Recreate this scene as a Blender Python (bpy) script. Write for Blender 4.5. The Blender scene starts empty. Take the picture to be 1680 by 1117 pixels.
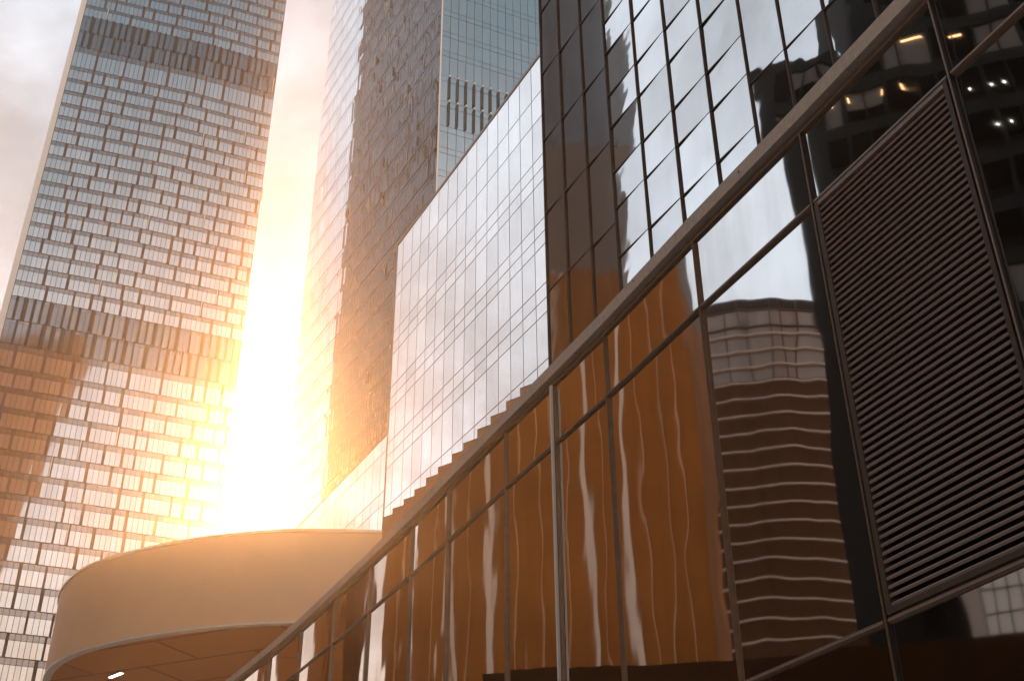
import bpy, math, random
from mathutils import Vector, Matrix

# ------------------------------------------------------------------ camera
SC = bpy.context.scene
COL = SC.collection
R = math.radians
rng = random.Random(7)

PITCH, ROLL = R(31.128), R(-0.538)
fw = Vector((0, math.cos(PITCH), math.sin(PITCH)))
up0 = Vector((0, -math.sin(PITCH), math.cos(PITCH)))
rt0 = Vector((1, 0, 0))
rt = math.cos(ROLL) * rt0 + math.sin(ROLL) * up0
up = -math.sin(ROLL) * rt0 + math.cos(ROLL) * up0
cam = bpy.data.cameras.new("camera")
cam.lens, cam.sensor_width, cam.sensor_fit = 41.03, 36.0, 'HORIZONTAL'
cam.clip_start, cam.clip_end = 0.1, 3000
camo = bpy.data.objects.new("camera", cam)
COL.objects.link(camo)
camo.matrix_world = Matrix(((rt.x, up.x, -fw.x, 0), (rt.y, up.y, -fw.y, 0), (rt.z, up.z, -fw.z, 1.7), (0, 0, 0, 1)))
SC.camera = camo

# ------------------------------------------------------------------ sky, sun, exposure
SUN_AZ, SUN_EL = R(-13.5), R(22.6)
SUN = Vector((math.sin(SUN_AZ) * math.cos(SUN_EL), math.cos(SUN_AZ) * math.cos(SUN_EL), math.sin(SUN_EL)))
SC.view_settings.view_transform = 'Standard'
SC.view_settings.look = 'None'
SC.view_settings.exposure = 0.15
SC.view_settings.gamma = 1.0
SC.cycles.use_denoising = True
SC.cycles.max_bounces = 8
SC.cycles.diffuse_bounces = 2
SC.cycles.glossy_bounces = 5
SC.cycles.transmission_bounces = 3
SC.cycles.volume_bounces = 0
SC.cycles.caustics_reflective = False
SC.cycles.caustics_refractive = False


class NT:
    """small helper round a node tree"""
    def __init__(self, tree):
        self.t = tree
        tree.nodes.clear()

    def n(self, kind, **kw):
        nd = self.t.nodes.new(kind)
        for k, v in kw.items():
            if k.startswith('i_'):
                nd.inputs[k[2:].replace('_', ' ')].default_value = v
            else:
                setattr(nd, k, v)
        return nd

    def l(self, a, b):
        self.t.links.new(a, b)

    def put(self, sock, v):
        if hasattr(v, 'node'):
            self.l(v, sock)
        else:
            sock.default_value = v

    def math(self, op, a, b=0.0, c=0.0, clamp=False):
        nd = self.n('ShaderNodeMath', operation=op, use_clamp=clamp)
        self.put(nd.inputs[0], a)
        self.put(nd.inputs[1], b)
        self.put(nd.inputs[2], c)
        return nd.outputs[0]

    def smooth(self, v, a, b):
        nd = self.n('ShaderNodeMapRange', interpolation_type='SMOOTHSTEP')
        self.put(nd.inputs[0], v)
        nd.inputs[1].default_value = a
        nd.inputs[2].default_value = b
        return nd.outputs[0]

    def mix(self, f, a, b, mode='MIX'):
        nd = self.n('ShaderNodeMix', data_type='RGBA', blend_type=mode)
        self.put(nd.inputs[0], f)
        self.put(nd.inputs[6], a if hasattr(a, 'node') else (*a, 1))
        self.put(nd.inputs[7], b if hasattr(b, 'node') else (*b, 1))
        return nd.outputs[2]

    def vmath(self, op, a, b=(0, 0, 0)):
        nd = self.n('ShaderNodeVectorMath', operation=op)
        self.put(nd.inputs[0], a)
        self.put(nd.inputs[1], b)
        return nd


W = bpy.data.worlds.new("World")
SC.world = W
W.use_nodes = True
T = NT(W.node_tree)
tc = T.n('ShaderNodeTexCoord')
D = T.vmath('NORMALIZE', tc.outputs['Generated']).outputs[0]
sep = T.n('ShaderNodeSeparateXYZ')
T.l(D, sep.inputs[0])
dx, dy, dz = sep.outputs
sky = T.n('ShaderNodeTexSky', sky_type='NISHITA', sun_disc=False, sun_elevation=SUN_EL,
          sun_rotation=SUN_AZ % (2 * math.pi), dust_density=2.0)
blue = T.mix(1.0, sky.outputs[0], (0.105, 0.105, 0.105), 'MULTIPLY')
# cloud deck: the sky direction projected on a flat layer
h = T.math('ADD', T.math('MAXIMUM', dz, 0.0), 0.32)
cmb = T.n('ShaderNodeCombineXYZ')
T.l(T.math('DIVIDE', dx, h), cmb.inputs[0])
T.l(T.math('DIVIDE', dy, h), cmb.inputs[1])
n1 = T.n('ShaderNodeTexNoise', i_Scale=1.9, i_Detail=7.0, i_Roughness=0.58, i_Distortion=0.25)
T.l(cmb.outputs[0], n1.inputs['Vector'])
cl = T.smooth(n1.outputs[0], 0.40, 0.64)
cloud = T.mix(cl, (0.35, 0.38, 0.42), (0.88, 1.0, 1.14))
sd = T.vmath('DOT_PRODUCT', D, tuple(SUN)).outputs['Value']
sdp = T.math('MAXIMUM', sd, 0.0)
# the side of the sky away from the sun is clearer and darker towards the zenith
away = T.smooth(T.math('ADD', T.math('MULTIPLY', dx, -math.sin(SUN_AZ)), T.math('MULTIPLY', dy, -math.cos(SUN_AZ))), -0.15, 0.45)
highr = T.smooth(dz, 0.50, 0.74)
teal = T.mix(0.55, blue, (0.22, 0.33, 0.36))
clear = T.math('MULTIPLY', T.math('MULTIPLY', away, highr), 0.95)
dim = T.math('MULTIPLY', away, 0.6)
base = T.mix(clear, T.mix(dim, cloud, (0.80, 0.82, 0.84)), teal)
# low sun warms the air near the horizon
low = T.math('SUBTRACT', 1.0, T.smooth(dz, 0.16, 0.43))
warm = T.mix(T.math('MULTIPLY', low, 0.85), base, T.mix(1.0, base, (1.75, 1.15, 0.76), 'MULTIPLY'))
g1 = T.math('MULTIPLY', T.math('POWER', sdp, 14.0), 0.26)
g2 = T.math('MULTIPLY', T.math('POWER', sdp, 350.0), 1.6)
glow = T.mix(1.0, T.mix(1.0, (1.0, 0.60, 0.28), (1, 1, 1), 'MULTIPLY'), (1, 1, 1), 'MULTIPLY')
s1 = T.n('ShaderNodeVectorMath', operation='SCALE')
s1.inputs[0].default_value = (0.92, 0.97, 1.0)
T.l(g1, s1.inputs['Scale'])
s2 = T.n('ShaderNodeVectorMath', operation='SCALE')
s2.inputs[0].default_value = (1.0, 0.92, 0.78)
T.l(g2, s2.inputs['Scale'])
tot = T.vmath('ADD', T.vmath('ADD', warm, s1.outputs[0]).outputs[0], s2.outputs[0]).outputs[0]
bg = T.n('ShaderNodeBackground')
bg.inputs['Strength'].default_value = 1.0
T.l(tot, bg.inputs['Color'])
wo = T.n('ShaderNodeOutputWorld')
T.l(bg.outputs[0], wo.inputs['Surface'])

sl = bpy.data.lights.new("sun", 'SUN')
sl.energy, sl.angle, sl.color = 4.8, R(0.5), (1.0, 0.47, 0.17)
so = bpy.data.objects.new("sun", sl)
COL.objects.link(so)
so.rotation_euler = (-SUN).to_track_quat('-Z', 'Y').to_euler()
so.location = SUN * 200

# ------------------------------------------------------------------ materials
def mat(name):
    m = bpy.data.materials.new(name)
    m.use_nodes = True
    t = NT(m.node_tree)
    o = t.n('ShaderNodeOutputMaterial')
    p = t.n('ShaderNodeBsdfPrincipled')
    t.l(p.outputs[0], o.inputs[0])
    return m, t, p


def glass(name, color, wave=0.0, scale=0.5, stretch=1.0, rough=0.02, dirt=0.06, tintvar=0.0, film=0.0):
    """coated solar glass: a mirror of the given strength with slow waves, grime and per-pane tint"""
    m, t, p = mat(name)
    p.inputs['Metallic'].default_value = 1.0
    tcn = t.n('ShaderNodeTexCoord')
    oi = t.n('ShaderNodeObjectInfo')
    co = t.vmath('ADD', tcn.outputs['Object'], (0, 0, 0))
    rv = t.n('ShaderNodeCombineXYZ')
    t.l(t.math('MULTIPLY', oi.outputs['Random'], 37.0), rv.inputs[0])
    t.l(t.math('MULTIPLY', oi.outputs['Random'], 91.0), rv.inputs[2])
    t.l(rv.outputs[0], co.inputs[1])
    mp = t.n('ShaderNodeMapping')
    mp.inputs['Scale'].default_value = (1, 1, stretch)
    t.l(co.outputs[0], mp.inputs[0])
    col = color
    if dirt:
        nd = t.n('ShaderNodeTexNoise', i_Scale=0.9, i_Detail=6.0, i_Roughness=0.62)
        md = t.n('ShaderNodeMapping')
        md.inputs['Scale'].default_value = (2.2, 2.2, 0.35)
        t.l(co.outputs[0], md.inputs[0])
        t.l(md.outputs[0], nd.inputs['Vector'])
        f = t.math('MULTIPLY', t.smooth(nd.outputs[0], 0.42, 0.72), dirt * 4)
        col = t.mix(f, color, tuple(c * 0.72 for c in color))
        rr = t.math('ADD', t.math('MULTIPLY', nd.outputs[0], rough * 1.5), rough * 0.3)
        t.l(rr, p.inputs['Roughness'])
    else:
        p.inputs['Roughness'].default_value = rough
    if tintvar:
        g = t.n('ShaderNodeNewGeometry')
        rn = t.math('ADD', t.math('MULTIPLY', t.math('FRACT', t.math('ADD', g.outputs['Random Per Island'], t.math('MULTIPLY', oi.outputs['Random'], 5.3))), tintvar), 1 - tintvar)
        cc = t.n('ShaderNodeCombineColor')
        for i in range(3):
            t.l(rn, cc.inputs[i])
        col = t.mix(1.0, col, cc.outputs[0], 'MULTIPLY')
    t.put(p.inputs['Base Color'], col if hasattr(col, 'node') else (*col, 1))
    if wave:
        nz = t.n('ShaderNodeTexNoise', i_Scale=scale, i_Detail=1.5, i_Roughness=0.4)
        t.l(mp.outputs[0], nz.inputs['Vector'])
        b = t.n('ShaderNodeBump')
        b.inputs['Strength'].default_value = 1.0
        b.inputs['Distance'].default_value = wave
        n3 = t.n('ShaderNodeTexNoise', i_Scale=scale * 3.1, i_Detail=0.5)
        t.l(mp.outputs[0], n3.inputs['Vector'])
        t.l(t.math('ADD', nz.outputs[0], t.math('MULTIPLY', n3.outputs[0], 0.16)), b.inputs['Height'])
        t.l(b.outputs[0], p.inputs['Normal'])
    return m


def plain(name, color, rough=0.5, metal=0.0, noise=0.15, scale=3.0, bump=0.0, bscale=20.0):
    m, t, p = mat(name)
    p.inputs['Roughness'].default_value = rough
    p.inputs['Metallic'].default_value = metal
    if rough > 0.75:
        p.inputs['Specular IOR Level'].default_value = 0.1
    tcn = t.n('ShaderNodeTexCoord')
    nz = t.n('ShaderNodeTexNoise', i_Scale=scale, i_Detail=6.0, i_Roughness=0.6)
    t.l(tcn.outputs['Object'], nz.inputs['Vector'])
    c = t.mix(nz.outputs[0], tuple(x * (1 - noise) for x in color), tuple(min(1, x * (1 + noise)) for x in color))
    t.l(c, p.inputs['Base Color'])
    if bump:
        n2 = t.n('ShaderNodeTexNoise', i_Scale=bscale, i_Detail=5.0)
        t.l(tcn.outputs['Object'], n2.inputs['Vector'])
        b = t.n('ShaderNodeBump')
        b.inputs['Distance'].default_value = bump
        t.l(n2.outputs[0], b.inputs['Height'])
        t.l(b.outputs[0], p.inputs['Normal'])
    return m


def lamp_mat(name, color, strength):
    m, t, p = mat(name)
    p.inputs['Base Color'].default_value = (*color, 1)
    p.inputs['Emission Color'].default_value = (*color, 1)
    p.inputs['Emission Strength'].default_value = strength
    return m


def travertine(name, color):
    m, t, p = mat(name)
    p.inputs['Roughness'].default_value = 0.75
    tcn = t.n('ShaderNodeTexCoord')
    nz = t.n('ShaderNodeTexNoise', i_Scale=14.0, i_Detail=8.0, i_Roughness=0.7)
    t.l(tcn.outputs['Object'], nz.inputs['Vector'])
    vo = t.n('ShaderNodeTexVoronoi', i_Scale=4.5)
    t.l(tcn.outputs['Object'], vo.inputs['Vector'])
    pit = t.smooth(vo.outputs['Distance'], 0.05, 0.10)
    c = t.mix(nz.outputs[0], tuple(x * 0.6 for x in color), tuple(x * 1.25 for x in color))
    c = t.mix(pit, (0.05, 0.04, 0.035), c)
    t.l(c, p.inputs['Base Color'])
    b = t.n('ShaderNodeBump')
    b.inputs['Distance'].default_value = 0.01
    t.l(t.math('ADD', nz.outputs[0], pit), b.inputs['Height'])
    t.l(b.outputs[0], p.inputs['Normal'])
    return m


M_POD = glass('podium_glass', (0.80, 0.79, 0.78), wave=0.0085, scale=0.62, stretch=0.55, rough=0.02, dirt=0.11)
M_PODLOW = glass('podium_low_glass', (0.55, 0.52, 0.50), wave=0.006, scale=0.7, stretch=0.7, rough=0.03, dirt=0.08)
M_DARKG = glass('dark_block_glass', (0.50, 0.52, 0.55), wave=0.004, scale=0.9, rough=0.05, dirt=0.07)
M_MIDG = glass('dark_block_clear_glass', (0.86, 0.87, 0.88), wave=0.005, scale=1.0, rough=0.02, dirt=0.05, tintvar=0.22)
M_WHITEG = glass('white_block_glass', (0.92, 0.91, 0.90), wave=0.006, scale=0.25, rough=0.02, dirt=0.03, tintvar=0.13)
M_T1 = glass('tower_glass', (0.84, 0.85, 0.86), wave=0.0, rough=0.03, dirt=0.0, tintvar=0.12)
M_T1S = glass('tower_spandrel_glass', (0.42, 0.40, 0.40), rough=0.08, dirt=0.0, tintvar=0.15)
M_T1M = glass('tower_plant_glass', (0.40, 0.41, 0.43), rough=0.06, dirt=0.0, tintvar=0.25)
M_T1D = glass('tower_painted_shade_glass', (0.15, 0.16, 0.17), rough=0.05, dirt=0.0, tintvar=0.3)  # darker copy of the tower glass: the side's shade put into its colour
M_BACK = plain('dark_frame', (0.105, 0.06, 0.038), rough=0.5, noise=0.2)
M_T2 = glass('mirror_tower_glass', (0.86, 0.87, 0.88), rough=0.02, dirt=0.0, tintvar=0.1)
M_TEAL = glass('teal_tower_glass', (0.80, 0.85, 0.86), rough=0.03, dirt=0.0, tintvar=0.08)
M_FRAME = plain('bronze_frame', (0.27, 0.185, 0.13), rough=0.4, metal=0.5, noise=0.3, scale=8)
M_DKF = plain('brown_frame', (0.10, 0.075, 0.06), rough=0.45, metal=0.3, noise=0.3, scale=8)
M_SILVER = plain('silver_frame', (0.55, 0.53, 0.50), rough=0.3, metal=0.9, noise=0.15)
M_BLACK = plain('black_frame', (0.02, 0.02, 0.021), rough=0.4, noise=0.3)
M_LOUVRE = plain('louvre_metal', (0.34, 0.265, 0.24), rough=0.42, metal=0.25, noise=0.25, scale=5)
M_CAP = travertine('travertine', (0.62, 0.53, 0.46))
M_WHITE = plain('white_fin', (0.85, 0.84, 0.82), rough=0.35, noise=0.05)
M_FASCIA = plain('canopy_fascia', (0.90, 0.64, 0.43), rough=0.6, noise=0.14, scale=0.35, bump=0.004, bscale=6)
M_EDGE = plain('canopy_edge', (0.85, 0.78, 0.68), rough=0.3, metal=0.4, noise=0.05)
M_BRONZE2 = plain('dull_bronze_cladding', (0.245, 0.115, 0.05), rough=0.8, noise=0.5, scale=0.15)
M_GLOWFADE = plain('faded_glow_cladding', (0.20, 0.175, 0.16), rough=0.8, noise=0.2, scale=0.4)  # middle step of the painted glow, between warm foot and grey top
M_GREYT = plain('grey_cladding', (0.21, 0.25, 0.30), rough=0.8, noise=0.2, scale=0.4)
M_GLOWTINT = plain('glow_tint_cladding', (0.31, 0.112, 0.022), rough=0.8, noise=0.7, scale=0.13)  # orange glow of the low air put into the wall colour
M_RIB = plain('bronze_rib', (0.75, 0.42, 0.24), rough=0.4, noise=0.1)
M_RIBW = plain('pale_rib', (0.75, 0.60, 0.50), rough=0.4, noise=0.1)
M_ROUND = plain('brown_wall', (0.075, 0.028, 0.007), rough=0.8, noise=0.25, scale=0.5)
M_LOW = plain('dark_brown_wall', (0.035, 0.014, 0.005), rough=0.8, noise=0.3)
M_LEDGE = plain('pale_ledge', (0.52, 0.40, 0.34), rough=0.5, noise=0.1)
M_ROUNDG = plain('round_crown_glass', (0.27, 0.225, 0.21), rough=0.25, noise=0.12)
M_OFF = plain('office_wall', (0.010, 0.014, 0.016), rough=0.9, noise=0.2)
M_BLIND = plain('grey_blind', (0.11, 0.11, 0.112), rough=0.8, noise=0.08)
M_ROOM = plain('dark_room', (0.012, 0.014, 0.016), rough=0.8, noise=0.3)
M_GROUND = plain('paving', (0.42, 0.39, 0.36), rough=0.8, noise=0.2, scale=0.3)
M_TALL = plain('brown_tower_wall', (0.165, 0.095, 0.06), rough=0.8, noise=0.3, scale=0.05)
M_LAMP = lamp_mat('lamp_orange', (1.0, 0.55, 0.25), 3.5)
M_DOT = lamp_mat('lamp_white', (1.0, 0.93, 0.85), 9.0)
M_SOFLAMP = lamp_mat('soffit_lamp', (1.0, 0.93, 0.8), 4.0)


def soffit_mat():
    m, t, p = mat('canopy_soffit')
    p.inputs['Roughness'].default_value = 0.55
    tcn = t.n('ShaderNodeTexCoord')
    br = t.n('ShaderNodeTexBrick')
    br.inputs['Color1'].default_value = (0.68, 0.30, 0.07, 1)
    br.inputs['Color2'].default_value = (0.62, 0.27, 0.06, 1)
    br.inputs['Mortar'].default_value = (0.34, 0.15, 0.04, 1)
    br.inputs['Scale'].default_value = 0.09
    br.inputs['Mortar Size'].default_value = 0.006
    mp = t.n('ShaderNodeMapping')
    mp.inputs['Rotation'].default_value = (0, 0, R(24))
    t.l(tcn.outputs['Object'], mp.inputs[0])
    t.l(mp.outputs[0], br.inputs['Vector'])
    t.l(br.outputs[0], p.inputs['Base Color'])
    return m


M_SOFFIT = soffit_mat()

# ------------------------------------------------------------------ mesh helpers
class MB:
    """collects faces, then links them as ONE mesh object"""
    def __init__(self):
        self.v, self.f, self.mi, self.mats = [], [], [], []

    def m(self, material):
        if material not in self.mats:
            self.mats.append(material)
        return self.mats.index(material)

    def quad(self, pts, material):
        i = len(self.v)
        self.v += [tuple(p) for p in pts]
        self.f.append(tuple(range(i, i + len(pts))))
        self.mi.append(self.m(material))

    def hexa(self, b, t, material):
        """b, t: four bottom and four top points (counter-clockwise from above)"""
        i = len(self.v)
        self.v += [tuple(p) for p in b] + [tuple(p) for p in t]
        for f in ((3, 2, 1, 0), (4, 5, 6, 7), (0, 1, 5, 4), (1, 2, 6, 5), (2, 3, 7, 6), (3, 0, 4, 7)):
            self.f.append(tuple(i + k for k in f))
            self.mi.append(self.m(material))

    def prism(self, plan, z0, z1, material, caps=True):
        n, i = len(plan), len(self.v)
        self.v += [(p[0], p[1], z0) for p in plan] + [(p[0], p[1], z1) for p in plan]
        k = self.m(material)
        for j in range(n):
            a, b = j, (j + 1) % n
            self.f.append((i + a, i + b, i + n + b, i + n + a))
            self.mi.append(k)
        if caps:
            self.f.append(tuple(i + j for j in reversed(range(n))))
            self.f.append(tuple(i + n + j for j in range(n)))
            self.mi += [k, k]

    def build(self, name, parent=None, origin=None, smooth=False):
        o = Vector(origin) if origin is not None else (parent.location.copy() if parent else Vector((0, 0, 0)))
        me = bpy.data.meshes.new(name)
        me.from_pydata([tuple(Vector(p) - o) for p in self.v], [], self.f)
        for m_ in self.mats:
            me.materials.append(m_)
        me.polygons.foreach_set('material_index', self.mi)
        if smooth:
            me.polygons.foreach_set('use_smooth', [True] * len(me.polygons))
        me.update()
        ob = bpy.data.objects.new(name, me)
        COL.objects.link(ob)
        if parent:
            ob.parent = parent
            base = parent
            w = Vector((0, 0, 0))
            while base:
                w += base.location
                base = base.parent
            ob.location = o - w
        else:
            ob.location = o
        return ob


def thing(name, label, cat, loc=(0, 0, 0), group=None):
    o = bpy.data.objects.new(name, None)
    o.empty_display_size = 0.5
    COL.objects.link(o)
    o.location = loc
    o['label'], o['category'] = label, cat
    if group:
        o['group'] = group
    return o


def dirv(az):
    return Vector((math.sin(R(az)), math.cos(R(az)), 0))


class Face:
    """a vertical facade: origin O on the ground, t runs along U, N points outwards"""
    def __init__(self, O, az, outward):
        self.O = Vector((O[0], O[1], 0))
        self.U = dirv(az)
        n = Vector((self.U.y, -self.U.x, 0))
        self.N = n if n.dot(Vector(outward).to_3d() if len(outward) == 2 else Vector(outward)) > 0 else -n
        self.fold = None

    def p(self, t, z, off=0.0):
        if self.fold:
            off += self.fold(t, z)
        q = self.O + self.U * t + self.N * off
        return Vector((q.x, q.y, z))

    def pane(self, mb, t0, t1, z0, z1, material, off=0.0, ta=0.0, tb=0.0):
        tc_, zc = (t0 + t1) / 2, (z0 + z1) / 2
        pts = [self.p(t, z, off + ta * (t - tc_) + tb * (z - zc)) for t, z in ((t0, z0), (t1, z0), (t1, z1), (t0, z1))]
        if (pts[1] - pts[0]).cross(pts[3] - pts[0]).dot(self.N) < 0:
            pts.reverse()
        mb.quad(pts, material)

    def box(self, mb, t0, t1, z0, z1, o0, o1, material):
        a = [self.p(t0, z0, o0), self.p(t1, z0, o0), self.p(t1, z0, o1), self.p(t0, z0, o1)]
        b = [self.p(t0, z1, o0), self.p(t1, z1, o0), self.p(t1, z1, o1), self.p(t0, z1, o1)]
        if (a[1] - a[0]).cross(a[3] - a[0]).z < 0:
            a.reverse()
            b.reverse()
        mb.hexa(a, b, material)


# ------------------------------------------------------------------ ground
g = MB()
g.quad([(-330, -160, 0), (160, -160, 0), (160, 330, 0), (-330, 330, 0)], M_GROUND)
go = g.build('ground')
go['kind'] = 'structure'

# ------------------------------------------------------------------ near podium: curved black glass wall under a stone cap
POD = thing('glass_podium', 'long dark glass podium with stone cap, louvre panel and tall panes, nearest on the right', 'building', (6, 12, 0))
MUL = [(7.60, 0.20), (6.73, 2.18), (5.86, 4.15), (4.99, 6.13), (4.12, 8.08), (3.26, 10.01), (2.32, 12.05), (1.33, 14.31), (0.64, 15.79),
       (-0.12, 17.40), (-1.18, 19.70), (-1.98, 21.45), (-3.02, 23.62), (-4.08, 25.80), (-5.22, 28.10), (-6.38, 30.30), (-7.55, 32.45),
       (-8.72, 34.55), (-9.9, 36.7), (-11.1, 38.8)]
ZB, ZT1, ZT2, ZTOP = 0.0, 4.84, 9.42, 10.40
pane_tilt = 0.0
inner = []
for i in range(len(MUL) - 1):
    a, b = Vector(MUL[i]), Vector(MUL[i + 1])
    d = (b - a)
    L = d.length
    az = math.degrees(math.atan2(d.x, d.y))
    F = Face(a, az, (-1, -0.3))
    c = (a + b) / 2
    FP = Face(c, az + rng.uniform(-0.25, 0.25), (-1, -0.3))     # the pane itself, turned slightly in its frame
    hw = L / 2 - 0.022
    louvre = (i == 4)
    for (z0, z1, mt) in ((ZB, ZT1 - 0.026, M_PODLOW), (ZT1 + 0.026, ZT2 - 0.026, M_POD), (ZT2 + 0.026, ZTOP, M_POD)):
        if louvre and z0 > 4 and z1 < ZT2:
            continue
        mb = MB()
        FP.pane(mb, -hw, hw, z0, z1, mt, off=-0.012, tb=rng.uniform(-0.003, 0.003))
        FP.pane(mb, -hw, hw, z0, z1, M_BLACK, off=-0.06)
        w = mb.build('window_pane', POD, origin=(c.x, c.y, (z0 + z1) / 2))
    # mullion
    mb = MB()
    wide = 0.026 if i not in (5, 8) else 0.033
    F.box(mb, -wide * 0.6, wide * 0.6, ZB, ZTOP, -0.14, 0.022, M_FRAME if i > 5 else M_BLACK)
    F.box(mb, -wide * 0.28, wide * 0.28, ZB, ZTOP, 0.022, 0.034, M_FRAME if i > 4 else M_LOUVRE)
    if i == 8:      # corner strip, painted white for the bright reflection it would hold
        F.box(mb, -0.022, 0.022, ZB, ZTOP, 0.035, 0.07, M_WHITE)
    mb.build('mullion', POD)
    for z in (ZT1, ZT2):
        mb = MB()
        F.box(mb, 0.034, L - 0.034, z - 0.028, z + 0.028, -0.14, 0.018, M_FRAME if not (louvre and z > 9) else M_SILVER)
        F.box(mb, 0.034, L - 0.034, z - 0.011, z + 0.013, 0.018, 0.030, M_FRAME if i > 5 else M_LOUVRE)
        mb.build('transom', POD)
    if louvre:
        lp = MB()
        F.box(lp, 0.035, 0.085, ZT1 + 0.045, ZT2 - 0.045, -0.10, 0.035, M_DKF)
        F.box(lp, L - 0.10, L - 0.035, ZT1 + 0.045, ZT2 - 0.045, -0.10, 0.030, M_DKF)
        F.box(lp, 0.085, L - 0.10, ZT1 + 0.045, ZT1 + 0.10, -0.10, 0.035, M_DKF)
        F.box(lp, 0.085, L - 0.10, ZT2 - 0.09, ZT2 - 0.045, -0.10, 0.035, M_LOUVRE)
        F.pane(lp, 0.035, L - 0.035, ZT1 + 0.045, ZT2 - 0.045, M_BLACK, off=-0.13)
        frame = lp.build('louvre_panel', POD)
        sm = MB()
        n = 57
        z0, z1 = ZT1 + 0.10, ZT2 - 0.09
        for k in range(n):
            zc = z0 + (k + 0.5) * (z1 - z0) / n
            t0, t1 = 0.086, L - 0.101
            wob = rng.uniform(-0.0015, 0.0015)
            prof = [(-0.09, zc + 0.034), (0.012, zc + 0.004 + wob), (0.022, zc - 0.010 + wob), (0.014, zc - 0.031 + wob), (-0.09, zc + 0.019)]
            a0 = [F.p(t0, z, o) for o, z in prof]
            a1 = [F.p(t1, z, o) for o, z in prof]
            for j in range(5):
                q = [a0[j], a0[(j + 1) % 5], a1[(j + 1) % 5], a1[j]]
                sm.quad(q, M_LOUVRE)
        sl_ = sm.build('slats', frame, origin=frame.location + POD.location)

def offset_line(pts, d):
    """offset a plan polyline towards the camera side by d"""
    out = []
    for i, p in enumerate(pts):
        a = Vector(pts[max(0, i - 1)])
        b = Vector(pts[min(len(pts) - 1, i + 1)])
        t = (b - a).normalized()
        out.append(Vector(p) + Vector((-t.y, t.x)) * d)
    return out

def band(name, d0, d1, z0, z1, material, parent, sub=1):
    pts = MUL
    A, B = offset_line(pts, d0), offset_line(pts, d1)
    mb = MB()
    for i in range(len(pts) - 1):
        mb.hexa([(*B[i], z0), (*A[i], z0), (*A[i + 1], z0), (*B[i + 1], z0)][::-1], [(*B[i], z1), (*A[i], z1), (*A[i + 1], z1), (*B[i + 1], z1)][::-1], material)
    return mb.build(name, parent)

band('parapet_cap', 0.10, -0.55, 10.51, 10.71, M_CAP, POD)
band('reveal', -0.03, -0.4, ZTOP, 10.51, M_BLACK, POD)  # shadow gap under the cap, its shade painted black
band('head_frame', 0.026, -0.06, ZTOP + 0.004, ZTOP + 0.045, M_FRAME, POD)
# roof and rear wall
rb = [(7.6, 0.2), (34, 10), (22, 66), (-7, 52), (-11.1, 38.8)]
mb = MB()
ro_ = offset_line(MUL, -0.5)
mb.prism([tuple(p) for p in ro_] + [(-3, 48), (26, 60), (32, 12)], 10.36, 10.40, M_BLACK)
mb.build('roof', POD)

# angled screens standing on the podium roof, behind the cap
TEETH = [(-2.72, 22.77, 11.15), (-2.47, 22.25, 11.12), (-2.19, 21.65, 11.06), (-1.93, 21.1, 11.03), (-1.66, 20.5, 11.00), (-1.4, 19.95, 10.97), (-1.11, 19.32, 10.93),
         (-0.88, 18.82, 10.91), (-0.61, 18.22, 10.88), (-0.37, 17.7, 10.86), (-0.1, 17.13, 10.84), (0.13, 16.64, 10.82)]

# ------------------------------------------------------------------ dark glass block above the podium
DK = 8.25 / 8.0
dn = dirv(62)
DB = thing('dark_glass_building', 'dark glass building of tilted pane grid rising above the stone cap', 'building', (8, 16, 0))
FD = Face(dn * 8.25, -28, (-1, -0.3))
zz = lambda z: 1.7 + (z - 1.7) * DK
cols_l = [13.81, 13.15, 12.42, 11.70]
cols_m = [11.70, 10.89, 10.09, 9.27, 8.46]
cols_r = [8.46, 7.75, 7.03, 6.30, 5.55, 4.8, 4.05, 3.3]
rows_l = [10.3 + 0.0, 10.66, 12.26, 13.85, 15.45, 17.05, 18.65, 20.25, 21.85, 23.45]
rows_m = [10.2, 10.92, 11.61, 12.50, 13.19, 14.10, 14.78, 15.70, 16.39, 17.30, 17.98, 18.9, 19.58, 20.5, 21.2, 23.45]
rows_r = [9.2, 10.7, 12.30, 13.90, 15.50, 17.1, 18.7, 20.3, 21.9, 23.45]
zmax = zz(23.45)
mb = MB()
tL, tR = 13.81 * DK, 3.3 * DK
back = [FD.p(tL, 0, -0.08), FD.p(tR, 0, -0.08), FD.p(tR, 0, -9), FD.p(tL, 0, -9)]
mb.prism([p.to_2d() for p in back][::-1], 9.0, zmax, M_BACK)
mb.build('wall', DB)
def panes_grid(F, cols, rows, fz, material, gap, parent, tilt, offs, name='window_pane', ta0=0.0):
    for i in range(len(cols) - 1):
        for j in range(len(rows) - 1):
            c0, c1 = sorted((cols[i] * fz, cols[i + 1] * fz))
            r0, r1 = 1.7 + (rows[j] - 1.7) * fz, 1.7 + (rows[j + 1] - 1.7) * fz
            m_ = material(i, j) if callable(material) else material
            mb = MB()
            F.pane(mb, c0 + gap, c1 - gap, r0 + gap, r1 - gap, m_, off=offs, ta=ta0 + rng.gauss(0, tilt), tb=rng.gauss(0, tilt))
            q = F.p((c0 + c1) / 2, (r0 + r1) / 2)
            mb.build(name, parent, origin=q)
panes_grid(FD, cols_l, rows_l, DK, M_DARKG, 0.012, DB, 0.002, -0.012, ta0=-0.032)
panes_grid(FD, cols_m, rows_m, DK, lambda i, j: M_MIDG, 0.011, DB, 0.004, -0.012, ta0=-0.032)
panes_grid(FD, cols_r, rows_r, DK, M_MIDG, 0.011, DB, 0.003, -0.012, ta0=-0.032)
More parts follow.
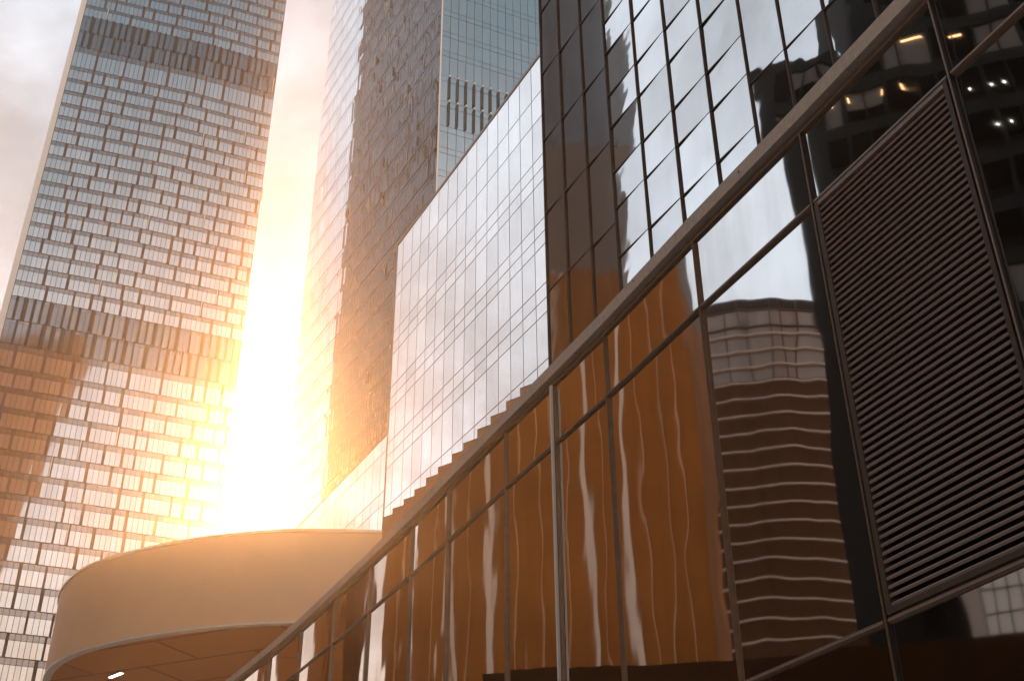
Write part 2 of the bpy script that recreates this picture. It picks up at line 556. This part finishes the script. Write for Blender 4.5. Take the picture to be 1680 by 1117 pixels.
def bars(F, ts, zs, fz, w, o0, o1, material, parent, zlo, zhi, tlo, thi):
    for t in ts:
        mb = MB()
        F.box(mb, t * fz - w, t * fz + w, zlo, zhi, o0, o1, material)
        mb.build('mullion', parent)
    for z in zs:
        z = 1.7 + (z - 1.7) * fz
        mb = MB()
        F.box(mb, tlo * fz, thi * fz, z - w * 0.9, z + w * 0.9, o0, o1 - 0.006, material)
        mb.build('transom', parent)
bars(FD, cols_l + cols_m[1:] + cols_r[1:], [], DK, 0.009, -0.07, 0.006, M_DKF, DB, 9.0, zmax, 0, 0)
bars(FD, [], rows_l[1:], DK, 0.009, -0.07, 0.006, M_DKF, DB, 0, 0, 11.70, 13.81)
bars(FD, [], rows_m[1:-1], DK, 0.0085, -0.07, 0.006, M_DKF, DB, 0, 0, 8.46, 11.70)
bars(FD, [], rows_r[1:], DK, 0.0085, -0.07, 0.006, M_DKF, DB, 0, 0, 3.3, 8.46)

# ------------------------------------------------------------------ pale glass block with its lower wing
WB = thing('pale_glass_building', 'pale mirror glass office block with fine grid, between the towers and the dark building', 'building', (10, 70, 0))
FW = Face(dn * 30, -28, (-1, -0.3))
wc = [51.3 - 1.73 * 1, 51.3, 53.25, 54.99, 56.69, 58.40, 60.13, 61.90, 63.65, 65.32, 67.06, 68.85, 70.60, 72.36, 74.10, 76.08, 77.40]
wr = [61.2, 57.95, 55.70, 52.35, 51.27, 50.20, 47.10, 46.08, 45.05, 42.10, 41.00, 39.95, 36.65, 33.4, 30.0, 25, 20, 15, 10, 5, 0.2]
gw = 0.036
cnt, rest = 0, MB()
for i in range(len(wc) - 1):
    for j in range(len(wr) - 1):
        one = cnt < 100 and j < 13
        mb = MB() if one else rest
        FW.pane(mb, wc[i] + gw, wc[i + 1] - gw, wr[j + 1] + gw, wr[j] - gw, M_WHITEG, off=-0.03, ta=rng.gauss(0, 0.0012), tb=rng.gauss(0, 0.0012))
        if one:
            mb.build('window_pane', WB, origin=FW.p((wc[i] + wc[i + 1]) / 2, (wr[j] + wr[j + 1]) / 2))
            cnt += 1
wg = [77.5 + 1.73 * k for k in range(18)]
wz = [43.35, 42.0, 38.55, 37.4, 33.3, 28, 22, 16, 8, 0.2]
for i in range(len(wg) - 1):
    for j in range(len(wz) - 1):
        FW.pane(rest, wg[i] + gw, wg[i + 1] - gw, wz[j + 1] + gw, wz[j] - gw, M_WHITEG, off=-0.25, ta=rng.gauss(0, 0.0015), tb=rng.gauss(0, 0.0015))
ro2 = rest.build('window_panes', WB)
ro2['kind'] = 'stuff'
mb = MB()
mb.prism([FW.p(t, 0, o).to_2d() for t, o in ((49.6, -0.09), (77.40, -0.09), (77.40, -22), (49.6, -22))], 0, 61.2, M_FRAME)
mb.build('wall', WB)
mb = MB()
mb.prism([FW.p(t, 0, o).to_2d() for t, o in ((77.42, -0.31), (107.0, -0.31), (107.0, -18), (77.42, -18))], 0, 43.35, M_FRAME)
mb.build('wing', WB)
mb = MB()
FW.box(mb, 49.6, 77.45, 61.2, 61.45, -0.4, 0.02, M_FRAME)
FW.box(mb, 77.46, 107.0, 43.35, 43.5, -0.6, -0.2, M_FRAME)
FW.box(mb, 77.41, 77.60, 0, 61.2, -0.3, 0.0, M_FRAME)
mb.build('roof_edge', WB)

# ------------------------------------------------------------------ left skyscraper
T1 = thing('glass_skyscraper', 'tall glass skyscraper of staggered window blocks, leftmost, with two bands of dark fins', 'skyscraper', (-85, 228, 0))
R1 = Vector((-62.64, 231.68, 0))
F1 = Face(R1, 65.6, (0.4, -1))          # t runs 0 (right corner) to negative (left)
F1L = -50.3
def crease(t, z):
    # upper left of an inclined crease the facade leans back a little
    x0 = -17.5 - (235 - z) * 0.155
    d = x0 - t
    return -0.085 * max(0.0, d) * min(1.0, max(0.0, (z - 120) / 60))
F1.fold = crease
rows1 = []
z = 229.4 + 4.0 * 27
while z > 229.5:
    rows1.append((z - 4.0, z, 'n'))
    z -= 4.0
rows1 += [(224.0, 229.4, 'm'), (218.6, 224.0, 'm'), (211.6, 218.6, 't'), (207.5, 211.6, 'n'), (203.4, 207.5, 'n')]
z = 203.4
for k in range(15):
    rows1.append((z - 4.09, z, 'n'))
    z -= 4.09
rows1 += [(136.1, z, 'm'), (130.1, 136.1, 'm'), (124.4, 130.1, 't')]
z = 124.4
while z > 6:
    rows1.append((z - 4.6, z, 'n'))
    z -= 4.6
ZTOP1 = rows1[0][1]

def block_rows(F, t0, t1, rows, pw, root, spec, nsolo, side=False, tiltsd=0.003):
    """staggered window blocks: each block is a few panes, a spandrel strip over them, dark bars between"""
    blocks = []
    for (z0, z1, kind) in rows:
        t = t0
        while t < t1 - 0.3:
            if kind == 'm':
                npn = rng.choice((1, 1, 1, 1, 2, 2))
                bar = rng.choice((0.45, 0.55, 0.9))
            else:
                npn = rng.choice((2, 3, 3, 4, 4, 5, 5, 6, 6))
                bar = rng.choice((0.35, 0.5, 0.55, 0.6))
            e = min(t + npn * pw, t1 - 0.02)
            blocks.append((t, e, z0, z1, kind))
            t = e + bar
    rest = MB()
    # the blocks that show largest: low ones first
    order = sorted(range(len(blocks)), key=lambda k: abs(blocks[k][2] - 128))
    solo = set(order[:nsolo])
    for k, (a, e, z0, z1, kind) in enumerate(blocks):
        mb = MB() if k in solo else rest
        n = max(1, round((e - a) / pw))
        w = (e - a) / n
        zs = z1 - (0.27 if kind != 'm' else 0.12) * (z1 - z0) - 0.05
        mg, ms = (M_T1M, M_T1M) if kind == 'm' and not side else (spec[0], spec[1])
        bars_ok = e + 0.8 < t1
        ba, bb = rng.gauss(0, tiltsd * 0.6), rng.gauss(0, tiltsd * 0.6)
        for q in range(n):
            p0, p1 = a + q * w + 0.05, a + (q + 1) * w - 0.05
            F.pane(mb, p0, p1, z0 + 0.12, zs - 0.05, mg, off=0.02, ta=ba + rng.gauss(0, tiltsd), tb=bb + rng.gauss(0, tiltsd))
            F.pane(mb, p0, p1, zs + 0.05, z1 - 0.10, ms, off=0.02, ta=ba, tb=bb)
        if kind == 'm' and bars_ok and not side:
            F.box(mb, e + 0.06, e + bar - 0.06, z0 + 0.1, z1 - 0.1, 0.0, 0.6, M_BLACK)
        elif rng.random() < 0.06:
            F.box(mb, e + 0.05, e + 0.25, z0 + 0.2, z1 - 0.2, 0.0, 0.45, M_WHITE)
        if k in solo:
            mb.build('window', root, origin=F.p((a + e) / 2, (z0 + z1) / 2))
    return rest

rest = block_rows(F1, F1L + 0.1, -0.05, rows1, 1.07, T1, (M_T1, M_T1S), 100)
ob = rest.build('windows', T1)
ob['kind'] = 'stuff'
F1S = Face(R1, -24.4, (1, 0.3))
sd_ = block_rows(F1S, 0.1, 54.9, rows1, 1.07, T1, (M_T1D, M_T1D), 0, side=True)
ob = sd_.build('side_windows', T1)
ob['kind'] = 'stuff'
mb = MB()
NZ = 34
NT_ = 26
for j in range(NZ):         # backing surface follows the crease
    za, zb = ZTOP1 * j / NZ, ZTOP1 * (j + 1) / NZ
    for i in range(NT_):
        ta_, tb_ = F1L * (1 - i / NT_), F1L * (1 - (i + 1) / NT_)
        pts = [F1.p(ta_, za, -0.06), F1.p(tb_, za, -0.06), F1.p(tb_, zb, -0.06), F1.p(ta_, zb, -0.06)]
        mb.quad(pts, M_BACK)
F1f = Face(R1, 65.6, (0.4, -1))
cl_ = F1f.p(F1L, 0, -4.5)
cr_ = F1f.p(0, 0, -0.08)
bl_ = F1f.p(F1L, 0, -55)
br_ = F1S.p(54.9, 0, -0.05)
mb.prism([p.to_2d() for p in (cl_, cr_, br_, bl_)], 0, ZTOP1, M_BACK)
mb.build('wall', T1)
mb = MB()
for j in range(NZ):
    za, zb = ZTOP1 * j / NZ, ZTOP1 * (j + 1) / NZ
    a = [F1.p(F1L - 1.25, za, 0.1), F1.p(F1L, za, 0.1), F1.p(F1L, za, -0.25), F1.p(F1L - 1.25, za, -0.25)]
    b = [F1.p(F1L - 1.25, zb, 0.1), F1.p(F1L, zb, 0.1), F1.p(F1L, zb, -0.25), F1.p(F1L - 1.25, zb, -0.25)]
    for q in ((a[0], a[1], b[1], b[0]), (a[1], a[2], b[2], b[1]), (a[2], a[3], b[3], b[2]), (a[3], a[0], b[0], b[3])):
        mb.quad(q, M_WHITE)
mb.build('edge_fin', T1)

# ------------------------------------------------------------------ second tower: mirror side and teal front
T2 = thing('glass_skyscraper', 'glass skyscraper with rippled mirror side and pale teal front, behind the pale glass building', 'skyscraper', (0, 205, 0))
D2 = 200.0
S2 = D2 / 176.0
K2 = dirv(-4.65) * D2
F2 = Face(K2, -30, (-1, -0.5))
F2f = Face(K2, 65.6, (0.4, -1))
L2 = 84.0
zl2 = [1.7 + (q - 1.7) * S2 for q in (270.5, 264.5, 258.5, 252.5, 246.5, 240.5, 234.5, 228.5, 222.5, 216.5, 210.4, 204.2, 196.4, 189.82, 183.59, 178.04, 171.04, 164.22, 157.69, 152.21, 146.38)]
while zl2[-1] > 8:
    zl2.append(zl2[-1] - 6.0 * S2)
ZTOP2 = zl2[0]
rest = MB()
cand = []
cw = 1.42
ncol = int(L2 / cw)
for j in range(len(zl2) - 1):
    z1, z0 = zl2[j], zl2[j + 1]
    for i in range(ncol):
        cand.append((i * cw + 0.07, (i + 1) * cw - 0.07, z0, z1))
solo2 = 0
for k, (a, e, z0, z1) in enumerate(cand):
    own = solo2 < 60 and a < 22 and 80 < z0 < 175 and k % 3 == 0
    mb = MB() if own else rest
    zs = z1 - 1.35
    ta, tb = rng.gauss(0, 0.0045), rng.gauss(0, 0.0025)
    F2.pane(mb, a, e, z0 + 0.16, zs - 0.09, M_T2, off=0.06, ta=ta, tb=tb)
    F2.pane(mb, a, e, zs + 0.09, z1 - 0.16, M_T2, off=0.06, ta=rng.gauss(0, 0.005), tb=tb + rng.gauss(0, 0.003))
    if own:
        mb.build('window', T2, origin=F2.p((a + e) / 2, (z0 + z1) / 2))
        solo2 += 1
ob = rest.build('windows', T2)
ob['kind'] = 'stuff'
# front
rest = MB()
W2 = 46.0
fc = [0.25] + [2.06 * k + 0.35 for k in range(1, 23)]
cnt = 0
for j in range(len(zl2) - 1):
    z1, z0 = zl2[j], zl2[j + 1]
    for i in range(len(fc) - 1):
        own = cnt < 40 and i < 11 and 150 < z0 < 205
        mb = MB() if own else rest
        F2f.pane(mb, fc[i] + 0.06, fc[i + 1] - 0.06, z0 + 0.05, z1 - 1.75, M_TEAL, off=0.05, ta=rng.gauss(0, 0.002), tb=rng.gauss(0, 0.002))
        F2f.pane(mb, fc[i] + 0.06, fc[i + 1] - 0.06, z1 - 1.62, z1 - 0.05, M_TEAL, off=0.05, ta=rng.gauss(0, 0.002), tb=rng.gauss(0, 0.002))
        if own:
            mb.build('window', T2, origin=F2f.p((fc[i] + fc[i + 1]) / 2, (z0 + z1) / 2))
            cnt += 1
ob = rest.build('front_windows', T2)
ob['kind'] = 'stuff'
for zt in (zl2[16], zl2[17]):
    for i in range(1, 16):
        mb = MB()
        zl_, zh_ = zt - 6.7 * S2 + 0.6, zt - 0.4
        F2f.box(mb, fc[i] - 0.22, fc[i] + 0.22, zl_, zh_, 0.06, 0.55, M_BLACK)
        F2f.box(mb, fc[i] - 0.2, fc[i] + 0.2, zh_ + 0.02, zh_ + 0.45, 0.06, 0.8, M_WHITE)
        mb.build('fin', T2)
mb = MB()
a0 = F2.p(L2, 0, -0.06)
k0 = K2 + F2.N * -0.06 + F2f.N * -0.06
c0 = F2f.p(W2, 0, -0.06)
mb.prism([a0.to_2d(), k0.to_2d(), c0.to_2d(), (c0 + F2.U * L2).to_2d()], 0, ZTOP2, M_BACK)
mb.build('wall', T2)
mb = MB()
mb.prism([(K2 + F2f.U * 0.0 + F2f.N * 0.1).to_2d(), (K2 + F2f.U * 0.35 + F2f.N * 0.1).to_2d(), (K2 + F2f.U * 0.35 - F2f.N * 0.04).to_2d(), (K2 - F2f.N * 0.04).to_2d()], 0, ZTOP2, M_WHITE)
mb.build('corner_trim', T2)

# ------------------------------------------------------------------ curved canopy
CN = thing('curved_canopy', 'broad curved canopy with plain fascia and dark soffit, low between the skyscraper and podium', 'canopy', (-5, 60, 0))
plan = [(2.5, 45.6), (-1, 44.5), (-5.2, 44.0), (-9.0, 43.75), (-12.0, 44.3), (-15.0, 45.5), (-17.6, 47.1), (-19.4, 49.0), (-20.7, 51.4), (-21.4, 54.0),
        (-21.6, 57.5), (-20.8, 62), (-18, 67), (-13, 71.5), (-6, 74), (2, 73), (8, 69), (11, 62), (11, 54), (7.5, 48.5)]
def catmull(pts, n):
    out = []
    m_ = len(pts)
    for i in range(m_):
        p0, p1, p2, p3 = (Vector(pts[(i + k) % m_]) for k in (-1, 0, 1, 2))
        for s in range(n):
            t = s / n
            out.append(0.5 * ((2 * p1) + (p2 - p0) * t + (2 * p0 - 5 * p1 + 4 * p2 - p3) * t * t + (3 * p1 - p0 - 3 * p2 + p3) * t ** 3))
    return out
cp = catmull(plan, 8)
cen = Vector((-5, 59))
def ring(d):
    return [p + (p - cen).normalized() * d for p in cp]
def shell(name, d0, d1, z0, z1, material, smooth=True):
    A, B = ring(d1), ring(d0)
    mb = MB()
    n = len(A)
    for i in range(n):
        j = (i + 1) % n
        mb.quad([(*A[j], z0), (*A[i], z0), (*A[i], z1), (*A[j], z1)], material)
        mb.quad([(*A[j], z1), (*A[i], z1), (*B[i], z1), (*B[j], z1)], material)
        mb.quad([(*A[i], z0), (*A[j], z0), (*B[j], z0), (*B[i], z0)], material)
        mb.quad([(*B[i], z0), (*B[j], z0), (*B[j], z1), (*B[i], z1)], material)
    return mb.build(name, CN)
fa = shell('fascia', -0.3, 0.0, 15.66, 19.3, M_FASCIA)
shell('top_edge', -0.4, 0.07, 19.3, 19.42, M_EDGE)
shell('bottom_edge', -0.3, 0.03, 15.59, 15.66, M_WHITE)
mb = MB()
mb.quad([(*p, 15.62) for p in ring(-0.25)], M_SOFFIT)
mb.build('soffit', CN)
mb = MB()
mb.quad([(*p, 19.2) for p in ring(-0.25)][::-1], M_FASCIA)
mb.build('roof', CN)
mb = MB()
mb.prism([(-4 + 7 * math.cos(k * math.pi / 12), 64 + 6 * math.sin(k * math.pi / 12)) for k in range(24)], 0, 15.6, M_GLOWTINT, caps=False)
mb.build('core_wall', CN)
LP = thing('strip_light', 'short lit strip light set into the canopy soffit', 'lamp', (-17.2, 50.4, 15.6))
mb = MB()
u = Vector((0.72, -0.69, 0))
v = Vector((0.69, 0.72, 0))
c = Vector((-17.2, 50.4, 15.6))
for (hl, hw_, z0, z1, m_) in ((0.55, 0.11, -0.10, 0.0, M_SILVER), (0.50, 0.07, -0.13, -0.10, M_SOFLAMP)):
    b_ = [c + u * sx * hl + v * sy * hw_ + Vector((0, 0, z0)) for sx, sy in ((-1, -1), (1, -1), (1, 1), (-1, 1))]
    t_ = [p + Vector((0, 0, z1 - z0)) for p in b_]
    mb.hexa(b_, t_, m_)
    mb.build('housing' if m_ is M_SILVER else 'diffuser', LP)
    mb = MB()

# ------------------------------------------------------------------ things that show as reflections in the podium glass
# ribbed tower: warm glow put into the cladding colour, fading upwards in bands
BT = thing('ribbed_tower', 'ribbed tower, warm glow tinted into its lower cladding, mirrored in the brown podium panes', 'building', (-47, 49, 0))
p_n = Vector((-47.1, 37.2, 0))
FB = Face(p_n, 22, (1, -0.3))
mb = MB()
for z0, z1, m_ in ((0, 48.5, M_GLOWTINT), (48.5, 60, M_GLOWFADE), (60, 98, M_GREYT)):
    mb.prism([FB.p(t, 0, o).to_2d() for t, o in ((-0.7, 0), (16, 0), (16, -14), (-0.7, -14))], z0, z1, m_)
mb.build('wall', BT)
for k in range(13):
    mb = MB()
    t = 0.5 + k * 1.2 + rng.uniform(-0.2, 0.2)
    wide = k in (3, 9, 11)
    w = 0.17 if wide else rng.uniform(0.022, 0.042)
    FB.box(mb, t - w, t + w, 0, 48.5, 0.0, 0.16, M_RIBW if wide else M_RIB)
    if t < 13.8:
        FB.box(mb, t - w, t + w, 60, 98, 0.0, 0.10, M_BLIND)
    mb.build('rib', BT)
ST = thing('slim_tower', 'slim glow-tinted slab mirrored as a dark sliver at the far end of the podium glass', 'building', FB.p(18.7, 0, -3))
mb = MB()
mb.prism([FB.p(t, 0, o).to_2d() for t, o in ((18.2, 0), (19.3, 0), (19.3, -4), (18.2, -4))], 0, 34, M_GLOWTINT)
for k in range(9):
    FB.box(mb, 18.22, 19.28, 3.5 * k + 1, 3.5 * k + 1.035, 0.0, 0.05, M_GLOWFADE)
mb.build('wall', ST)

# round building with pale ledges
RB = thing('round_building', 'round brown building with pale ledges mirrored in the podium pane beside the louvres', 'building')
rc = Vector((3.2, 10, 0)) + dirv(-68.3) * 140
rr_ = 18.3
RB.location = rc
def circ(r, n=48):
    return [(rc.x + r * math.cos(2 * math.pi * k / n), rc.y + r * math.sin(2 * math.pi * k / n)) for k in range(n)]
ztop = 86.0
mb = MB()
mb.prism(circ(rr_), 0, 74, M_ROUND)
mb.build('wall', RB)
mb = MB()
mb.prism(circ(rr_ - 0.15), 74, ztop - 1.6, M_ROUNDG)
for k in range(48):
    a_ = 2 * math.pi * k / 48
    q = Vector((rc.x + rr_ * math.cos(a_), rc.y + rr_ * math.sin(a_), 0))
    n_ = Vector((math.cos(a_), math.sin(a_), 0))
    t_ = Vector((-n_.y, n_.x, 0))
    b_ = [q + t_ * sx * 0.07 + n_ * sy for sx, sy in ((-1, -0.2), (1, -0.2), (1, 0.05), (-1, 0.05))]
    mb.hexa([p + Vector((0, 0, 74)) for p in b_], [p + Vector((0, 0, ztop)) for p in b_], M_ROUND)
for zt in (ztop - 0.25, ztop - 1.7, ztop - 4.2):
    mb.prism(circ(rr_ + 0.1), zt, zt + 0.22, M_ROUND)
mb.build('crown', RB)
zt = 80.5
for k in range(19):
    mb = MB()
    mb.prism(circ(rr_ + 0.3), zt, zt + 0.25, M_LEDGE)
    mb.build('ledge', RB)
    zt -= 2.35

# dark office block with lamps in its rooms
OB = thing('dark_office_building', 'dark office building with grey blinds and lit lamps mirrored in the right podium panes', 'building', (-44, 20, 0))
e_ = Vector((4.3, 8.6, 0)) + dirv(-71.2) * 48
FO = Face(e_, -163, (1, -0.3))
mb = MB()
mb.prism([FO.p(t, 0, o).to_2d() for t, o in ((0, -2.6), (46, -2.6), (46, -14), (0, -14))], 0, 55.66, M_ROOM)
mb.prism([FO.p(t, 0, o).to_2d() for t, o in ((7.0, -2.6), (46, -2.6), (46, -14), (7.0, -14))], 55.66, 84, M_ROOM)
mb.build('rooms', OB)
mb = MB()
for k in range(25):
    FO.box(mb, 0 if k < 17 else 7.0, 46, 3.45 * k - 0.45, 3.45 * k + 0.45, -2.6, 0.0, M_OFF)
FO.box(mb, 0, 1.3, 0, 55.66, -2.6, 0.03, M_OFF)
FO.box(mb, 7.0, 8.0, 55.66, 84, -2.6, 0.03, M_OFF)
for k in range(1, 35):
    w = 0.10 if k % 2 == 0 else 0.035
    FO.box(mb, 1.325 * k - w, 1.325 * k + w, 0, 55.66 if k < 6 else 84, -0.25, 0.04, M_OFF)
mb.build('wall', OB)
mb = MB()
nb = 0
for k in range(8, 24):
    for i in range(17):
        if rng.random() < (0.75 if i < 2 else 0.30) and (k < 16 or i > 3):
            if nb >= 90:
                break
            b = MB()
            t0 = (1.32 if i == 0 else 2.65 * i + 0.14)
            zlo = 3.45 * k + 0.46 + rng.choice((0, 0, 0, 1.2))
            FO.box(b, t0, 2.65 * (i + 1) - 0.14, zlo, 3.45 * (k + 1) - 0.46, -0.34, -0.26, M_BLIND)
            b.build('blind', OB)
            nb += 1
lamps = [(1.91, 51.3, 0), (2.98, 51.3, 0), (3.98, 51.3, 0), (5.07, 51.3, 0), (6.34, 51.3, 0), (7.3, 54.75, 1), (9.5, 54.75, 1)]
for (t, k, flat) in lamps:
    zc = k - 0.62
    q = FO.p(t, zc, -0.12)
    lt = thing('pendant_lamp', 'wide level lit orange lamp in an upper room of the dark office building' if flat else 'thin upright lit orange lamp hanging in a room of the dark office building',
               'lamp', q, 'level lamps inside the dark office building' if flat else 'upright lamps inside the dark office building')
    mb = MB()
    FO.box(mb, t - 0.012, t + 0.012, zc + 0.2, k - 0.001, -0.132, -0.108, M_BLACK)
    mb.build('cord', lt)
    mb = MB()
    if flat:
        FO.box(mb, t - 0.36, t + 0.36, zc + 0.13, zc + 0.2, -0.16, -0.08, M_LAMP)
    else:
        FO.box(mb, t - 0.035, t + 0.035, zc - 0.18, zc + 0.2, -0.16, -0.08, M_LAMP)
    mb.build('shade', lt)
dots = [(11.06, 55.9), (11.88, 55.6), (9.82, 50.0), (10.96, 50.05), (11.6, 50.1), (10.5, 47.2), (11.25, 47.25)]
for (t, k) in dots:
    zc = k
    q = FO.p(t, zc, -0.5)
    lt = thing('ceiling_lamp', 'small round lit ceiling lamp in a room of the dark office building', 'lamp', q, 'lit ceiling lamps inside the dark office building')
    mb = MB()
    n_ = 10
    for s in range(5):
        a0_, a1_ = math.pi / 2 * s / 5 * 1.0, math.pi / 2 * (s + 1) / 5
        for w in range(n_):
            b0_, b1_ = 2 * math.pi * w / n_, 2 * math.pi * (w + 1) / n_
            f_ = lambda a, b: (q.x + 0.052 * math.cos(a) * math.cos(b), q.y + 0.052 * math.cos(a) * math.sin(b), q.z - 0.052 * math.sin(a))
            mb.quad([f_(a0_, b0_), f_(a1_, b0_), f_(a1_, b1_), f_(a0_, b1_)], M_DOT)
    mb.build('bulb', lt)
    mb = MB()
    mb.prism([(q.x + 0.09 * math.cos(2 * math.pi * w / 12), q.y + 0.09 * math.sin(2 * math.pi * w / 12)) for w in range(12)], q.z, q.z + 0.06, M_SILVER)
    mb.build('rim', lt)

# low wall in front of the mirrored buildings
LW = MB()
q0 = Vector((3.2, 10, 0)) + dirv(-50) * 26
q1 = Vector((3.2, 10, 0)) + dirv(-84) * 26
d_ = (q1 - q0).normalized()
n_ = Vector((-d_.y, d_.x, 0))
LW.prism([(q0 - d_ * 2).to_2d(), (q1 + d_ * 10).to_2d(), (q1 + d_ * 10 - n_ * 4).to_2d(), (q0 - d_ * 2 - n_ * 4).to_2d()][::-1], 0, 11.6, M_LOW)
lw = LW.build('low_building')
lw['label'], lw['category'] = 'low plain brown building mirrored at the foot of the podium panes', 'building'

PV = thing('glass_pavilion', 'small pale gridded pavilion on the low brown building, mirrored below the louvre panel', 'building', q0 + d_ * 15 + Vector((0, 0, 11.6)))
FV = Face(q0, math.degrees(math.atan2(d_.x, d_.y)), (1, -0.3))
mb = MB()
FV.box(mb, 12.5, 19.0, 11.605, 14.2, -3.0, -0.3, M_WHITE)
mb.build('wall', PV)
for k in range(12):
    mb = MB()
    FV.box(mb, 12.48 + k * 0.42, 12.52 + k * 0.42, 11.605, 14.2, -0.3, -0.26, M_BLACK)
    mb.build('mullion', PV)
for z in (12.3, 13.0, 13.7):
    mb = MB()
    FV.box(mb, 12.5, 19.0, z, z + 0.04, -0.3, -0.265, M_BLACK)
    mb.build('transom', PV)

# tall brown tower behind the viewer, mirrored in the left skyscraper
TB = thing('brown_skyscraper', 'brown skyscraper mirrored in the lower left of the staggered glass skyscraper', 'skyscraper', (-20, -72, 0))
FT = Face(Vector((23, -70, 0)), -98, (0, 1))
mb = MB()
mb.hexa([(-60, -110, 0), (-4, -110, 0), (-4, -70, 0), (-60, -70, 0)], [(-60, -110, 316), (50, -110, 316), (50, -70, 316), (-60, -70, 316)], M_TALL)
mb.build('wall', TB)

# the mirrored buildings stand a little further north
piv, turn = Vector((3.3, 10.0, 0)), R(-6.2)
rot = Matrix.Rotation(turn, 4, 'Z')
for o_ in [o_ for o_ in COL.objects if o_.parent is None and (o_ in (BT, ST, RB, OB, lw, PV) or o_.name.split('.')[0] in ('pendant_lamp', 'ceiling_lamp'))]:
    o_.location = piv + rot @ (o_.location - piv)
    o_.rotation_euler.z = turn

# ------------------------------------------------------------------ screens on the podium roof
for (x, y, zt) in TEETH:
    mb = MB()
    F_ = Face((x, y), 128, (-1, -1))
    F_.box(mb, 0.0, 0.42, 10.71, zt, -0.015, 0.015, M_RIB)
    F_.box(mb, 0.0, 0.43, zt, zt + 0.012, -0.02, 0.02, M_FRAME)
    mb.build('roof_screen', POD)

# ------------------------------------------------------------------ haze
hz = MB()
hz.prism([(-335, -165), (165, -165), (165, 335), (-335, 335)], -1.0, 342.0, None)
m = bpy.data.materials.new('haze')
m.use_nodes = True
t = NT(m.node_tree)
o = t.n('ShaderNodeOutputMaterial')
pv = t.n('ShaderNodeVolumePrincipled')
pv.inputs['Color'].default_value = (1.0, 0.90, 0.80, 1)
pv.inputs['Density'].default_value = 0.0006
pv.inputs['Anisotropy'].default_value = 0.87
t.l(pv.outputs[0], o.inputs['Volume'])
hz.mats = [m]
ho = hz.build('haze')
ho['kind'] = 'stuff'
